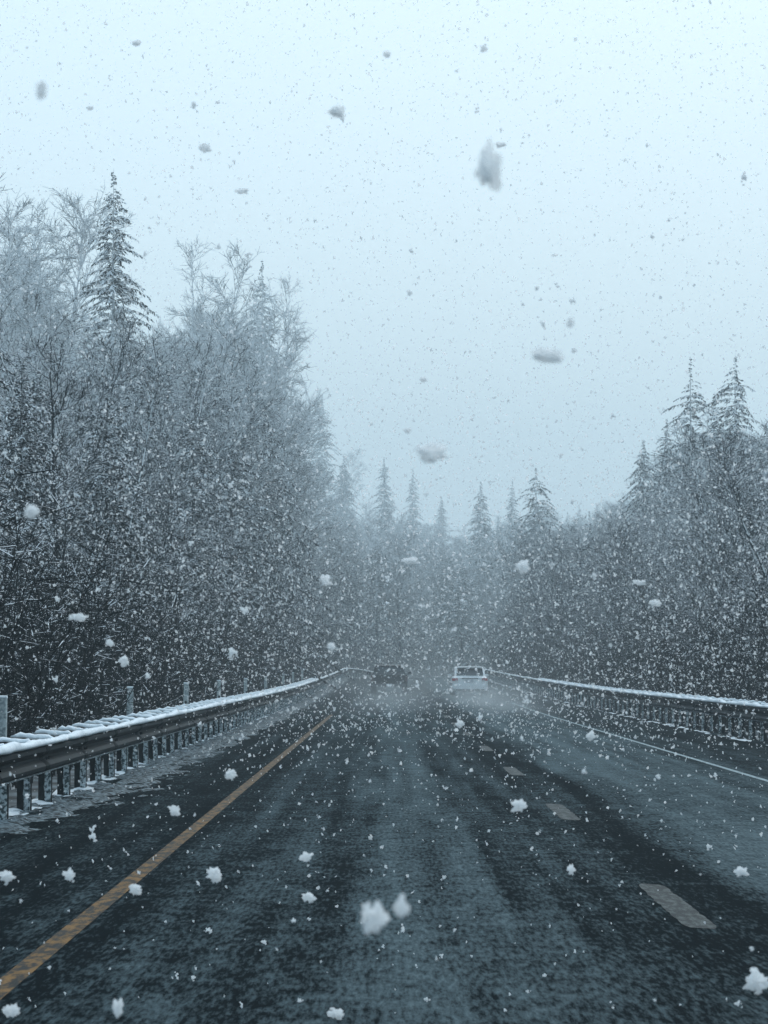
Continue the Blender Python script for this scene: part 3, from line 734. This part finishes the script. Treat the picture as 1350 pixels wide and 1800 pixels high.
def spray(x, y0, y1, w_, h_, dens, label):
    """mist thrown up behind a vehicle: thins out towards its edges and its top"""
    zc = float(zr((y0+y1)/2))
    o = MB().box((0, 0, 0), (2, 2, 2)).build('road_spray', bpy.data.materials.new('road_spray')); o.location = (x, (y0+y1)/2, zc+h_*.5-.02); o.scale = (w_/2, (y1-y0)/2, h_/2)
    tag(o, label, kind='stuff')
    m = o.data.materials[0]; m.use_nodes = True; n = m.node_tree; n.nodes.remove(n.nodes['Principled BSDF']); L = n.links
    tc = n.nodes.new('ShaderNodeTexCoord'); sp = n.nodes.new('ShaderNodeSeparateXYZ'); L.new(tc.outputs['Object'], sp.inputs[0])
    def fn(op, a, b=None):
        q = n.nodes.new('ShaderNodeMath'); q.operation = op
        for k_, v in enumerate((a, b)):
            if v is None: continue
            if isinstance(v, (int, float)): q.inputs[k_].default_value = v
            else: L.new(v, q.inputs[k_])
        return q.outputs[0]
    x2 = fn('SUBTRACT', 1, fn('POWER', fn('ABSOLUTE', sp.outputs[0]), 2)); y2 = fn('SUBTRACT', 1, fn('POWER', fn('ABSOLUTE', sp.outputs[1]), 2))
    z2 = fn('POWER', fn('MULTIPLY', fn('SUBTRACT', 1, sp.outputs[2]), .5), 2.2)
    nz = n.nodes.new('ShaderNodeTexNoise'); nz.inputs['Scale'].default_value = 2.2; L.new(tc.outputs['Object'], nz.inputs[0])
    d = fn('MULTIPLY', fn('MULTIPLY', x2, y2), fn('MULTIPLY', z2, fn('MULTIPLY', nz.outputs[0], 2*dens)))
    pv_ = n.nodes.new('ShaderNodeVolumePrincipled'); pv_.inputs['Color'].default_value = (.93, .97, .985, 1); L.new(d, pv_.inputs['Density'])
    L.new(pv_.outputs[0], n.nodes['Material Output'].inputs['Volume'])
spray(1.9, 62, 235, 13.5, 2.8, .0055, 'thin spray drifting over both lanes around the two vehicles')
spray(4.2, 84, 145, 3.4, 1.5, .032, 'pale spray thrown up behind the white station wagon')
spray(.1, 84, 146.5, 3.6, 1.1, .016, 'pale spray thrown up behind the black pickup truck')

# ------------------------------------------------------------------ falling snow
OCT_V = np.array([(1, 0, 0), (-1, 0, 0), (0, 1, 0), (0, -1, 0), (0, 0, 1), (0, 0, -1)], float)
OCT_F = np.array([(0, 2, 4), (2, 1, 4), (1, 3, 4), (3, 0, 4), (2, 0, 5), (1, 2, 5), (3, 1, 5), (0, 3, 5)])
def clump(seed, n, spread=1.0, sub=0):
    r = np.random.default_rng(seed); V = []; Fc = []
    if n <= 2:                                # a small flake: one or two curled crystal plates
        for k in range(max(1, n)):
            an = np.arange(6)*math.pi/3+r.normal(0, .25, 6); ra = r.uniform(.35, 1.0, 6)
            v = np.concatenate([[(0, 0, r.uniform(.15, .4))], np.stack([np.cos(an)*ra, np.sin(an)*ra, r.normal(0, .15, 6)], 1)])
            q, _ = np.linalg.qr(r.normal(0, 1, (3, 3)))
            V.append(v@q.T+(r.normal(0, .35, 3) if k else 0)); Fc.append(np.array([(0, 1+a, 1+(a+1) % 6) for a in range(6)])+7*k)
        V = np.concatenate(V); V -= V.mean(0); V /= np.abs(V).max()
        return V*.5, np.concatenate(Fc)
    pos = np.zeros(3)
    for k in range(n):
        c = pos if k == 0 else pos+r.normal(0, .5, 3)*spread
        if k and r.random() < .35: pos = c
        s_ = r.uniform(.35, .75) if k else .8
        v = OCT_V*(r.uniform(.5, 1.15, (6, 3)))*s_+r.normal(0, .1, (6, 3))
        q, _ = np.linalg.qr(r.normal(0, 1, (3, 3)))
        V.append(v@q.T+c); Fc.append(OCT_F+6*k)
    V = np.concatenate(V); V -= V.mean(0); V /= np.abs(V).max()
    return V*.5, np.concatenate(Fc)              # size about 1
def flurry(name, tmpl, n, d0, d1, smin, smean, smax, label):
    u_ = NR.random(n); D = (d0**3+(d1**3-d0**3)*u_)**(1/3)
    mg = 0.02
    tx = NR.uniform(-.1378-mg, .1378+mg, n); tz = NR.uniform(-.184-mg, .184+mg, n)+PITCH
    P = np.stack([tx*D*(1+1.5/(.158*D)), D, EYE+tz*D], 1)
    gzv = gz(P[:, 0], P[:, 1])+.05
    keep = 1-0.72*sm((P[:, 2]-2.5)/(1.5+.10*D))       # snow shaken from the trees thickens the air low down
    P = P[(P[:, 2] > gzv) & (NR.random(n) < keep)]; n = len(P)
    s_ = np.clip(smin+NR.exponential(smean, n), smin, smax)
    V = []; Fc = []; off = 0
    grp = NR.integers(0, len(tmpl), n)
    for g, (tv, tf) in enumerate(tmpl):
        ix = np.where(grp == g)[0]; m = len(ix)
        if not m: continue
        q = NR.normal(0, 1, (m, 4)); q /= np.linalg.norm(q, axis=1, keepdims=True); w_, x, y, z = q.T
        Rm = np.stack([np.stack([1-2*(y*y+z*z), 2*(x*y-z*w_), 2*(x*z+y*w_)], 1), np.stack([2*(x*y+z*w_), 1-2*(x*x+z*z), 2*(y*z-x*w_)], 1), np.stack([2*(x*z-y*w_), 2*(y*z+x*w_), 1-2*(x*x+y*y)], 1)], 1)
        v = np.einsum('mij,kj->mki', Rm, tv)*s_[ix][:, None, None]
        v = v*np.array([1, 1, 1.15])+P[ix][:, None, :]
        V.append(v.reshape(-1, 3)); Fc.append((tf[None]+(np.arange(m)*len(tv))[:, None, None]+off).reshape(-1, 3)); off += m*len(tv)
    o = link(name, mesh_np(name, np.concatenate(V), [np.concatenate(Fc)], M['flake']))
    return tag(o, label, kind='stuff')
near_t = [clump(s, 9) for s in range(8)]; mid_t = [clump(50+s, 2, .8) for s in range(6)]; far_t = [clump(90+s, 0) for s in range(7)]
flurry('falling_snow', near_t, 2600, 4.5, 16, .006, .006, .03, 'large ragged snowflakes falling over the near road')
flurry('falling_snow', mid_t, 27000, 16, 42, .006, .011, .035, 'snowflakes falling in the middle distance')
flurry('falling_snow', far_t, 165000, 44, 80, .012, .022, .075, 'fine snow falling in front of the trees')

BIG = [ # px, py, width px, height px, distance, label
 (660, 1612, 44, 50, 2.3, 'biggest soft white snow clump low over the middle of the near lane'),
 (706, 1592, 26, 36, 2.1, 'faint blurred flake just right of the biggest clump over the lane'),
 (1332, 1724, 46, 46, 5.0, 'large ragged snow clump at the lower right edge'),
 (376, 1538, 27, 26, 6.0, 'white flake over the lane right of the yellow line'),
 (121, 1538, 22, 24, 6.5, 'white lump of snow over the left shoulder'),
 (12, 1543, 30, 24, 6.0, 'ragged flake at the left edge over the shoulder'),
 (20, 1776, 30, 24, 5.5, 'flake in the bottom left corner of the photo'),
 (238, 1564, 22, 20, 7.0, 'flake hanging over the yellow line'),
 (912, 1416, 28, 22, 6.0, 'fluffy flake left of the middle lane dash'),
 (1004, 1528, 15, 19, 7.0, 'flake below the middle lane dash'),
 (1303, 1532, 26, 18, 7.0, 'flake over the right lane near the right edge'),
 (406, 1362, 22, 18, 7.0, 'flake above the yellow line beside the left shoulder'),
 (306, 1425, 22, 18, 7.0, 'flake over the left shoulder below the guardrail'),
 (538, 1506, 24, 17, 7.0, 'curled flake over the lane left of centre'),
 (543, 1578, 25, 18, 7.0, 'thin winged flake left of the biggest clump'),
 (207, 1772, 18, 32, 4.0, 'upright greyish flake near the bottom left'),
 (590, 1782, 28, 20, 6.0, 'pair of joined flakes at the bottom edge'),
 (1040, 1293, 20, 18, 8.0, 'round flake over the far right lane'),
 (808, 1272, 16, 16, 9.0, 'flake over the spray behind the white car'),
 (918, 996, 26, 24, 5.5, 'pale flake before the trees right of centre'),
 (721, 985, 30, 13, 6.0, 'flat wide flake before the hazy central trees'),
 (572, 1020, 18, 20, 6.0, 'soft flake at the edge of the left wood'),
 (582, 1137, 15, 15, 5.0, 'round soft flake above the end of the left guardrail'),
 (56, 900, 22, 22, 2.8, 'blurred round flake before the left wood'),
 (140, 1085, 27, 14, 7.0, 'winged flake before the dark lower left trees'),
 (193, 1130, 14, 14, 8.0, 'small bright flake before the dark lower left trees'),
 (217, 1162, 18, 20, 8.0, 'bent flake just above the left guardrail'),
 (1123, 1024, 24, 10, 8.0, 'flat flake before the right hand wood'),
 (1152, 1060, 22, 12, 8.0, 'slanted flake before the right hand wood'),
 (858, 290, 50, 95, 1.9, 'large dark blurred snow clump high in the sky'),
 (880, 255, 25, 12, 5.0, 'small crescent flake beside the dark clump in the sky'),
 (590, 196, 34, 24, 3.2, 'grey blurred flake high in the middle of the sky'),
 (360, 260, 27, 20, 5.0, 'grey flake high over the left wood'),
 (240, 75, 20, 14, 6.0, 'grey flake in the top left of the sky'),
 (158, 190, 15, 10, 6.0, 'small grey flake over the tall fir'),
 (72, 160, 20, 36, 1.9, 'very faint blurred flake at the top left'),
 (424, 336, 30, 12, 5.0, 'thin streak of flakes left of the sky\'s middle'),
 (962, 624, 58, 32, 2.4, 'wide blurred wedge of snow in the right sky'),
 (1002, 568, 15, 22, 2.6, 'small blurred flake above the wedge in the right sky'),
 (1009, 616, 12, 12, 6.0, 'sharp little grey flake right of the wedge'),
 (758, 795, 60, 38, 2.8, 'wide soft grey clump just above the far firs'),
 (716, 757, 17, 12, 4.5, 'small grey flake left above the soft clump'),
 (744, 667, 16, 12, 4.5, 'small notched grey flake in mid sky'),
 (680, 95, 18, 16, 4.5, 'grey flake near the top middle of the sky'),
 (851, 85, 16, 17, 5.0, 'grey flake near the top right of centre'),
 (341, 185, 10, 17, 5.0, 'narrow grey flake above the grey flake over the left wood'),
 (720, 515, 12, 12, 6.0, 'tiny grey flake in the middle of the sky'),
 (944, 507, 10, 10, 6.0, 'tiny dark flake in the right of the sky'),
]
import bmesh
def big_flake(k):
    r = random.Random(900+k); bm = bmesh.new()
    from mathutils import noise as mnz
    off = Vector((k*7.3, k*3.1, 1.7))
    g = bmesh.ops.create_icosphere(bm, subdivisions=4, radius=.34)
    for v in g['verts']:
        u_ = v.co.normalized(); v.co = v.co*(.80+.75*mnz.noise(u_*1.5+off)+.45*mnz.noise(u_*3.6+off)+.30*mnz.noise(u_*9+off))
    for q in range(r.randint(6, 12)):
        a = Vector((r.gauss(0, 1), r.gauss(0, .7), r.gauss(0, 1))).normalized()
        c = a*(.34*(.80+.75*mnz.noise(a*1.5+off))+r.uniform(-.04, .10)); s_ = r.uniform(.04, .12)
        g = bmesh.ops.create_icosphere(bm, subdivisions=1, radius=s_)
        for v in g['verts']: v.co = v.co*r.uniform(.5, 1.5)+c
    co = [v.co for v in bm.verts]
    lo = Vector([min(c[i] for c in co) for i in range(3)]); hi = Vector([max(c[i] for c in co) for i in range(3)])
    for v in bm.verts: v.co = Vector([((v.co[i]-lo[i])/(hi[i]-lo[i])-.5) for i in range(3)])
    me = bpy.data.meshes.new('snow_clump'); bm.to_mesh(me); bm.free(); me.materials.append(M['clump']); return me
for k, (px, py, wp_, hp_, D, lab) in enumerate(BIG):
    o = link('snow_clump', big_flake(k), None, at(px, py, D))
    s_ = D/F*(1.1 if D < 3.5 else 1.0)*(.85 if py < 820 else 1.0); o.scale = (wp_*s_*1.1, (wp_+hp_)/2*s_, hp_*s_*1.1)
    tag(o, lab, 'snowflake', 'large snowflakes falling close by')
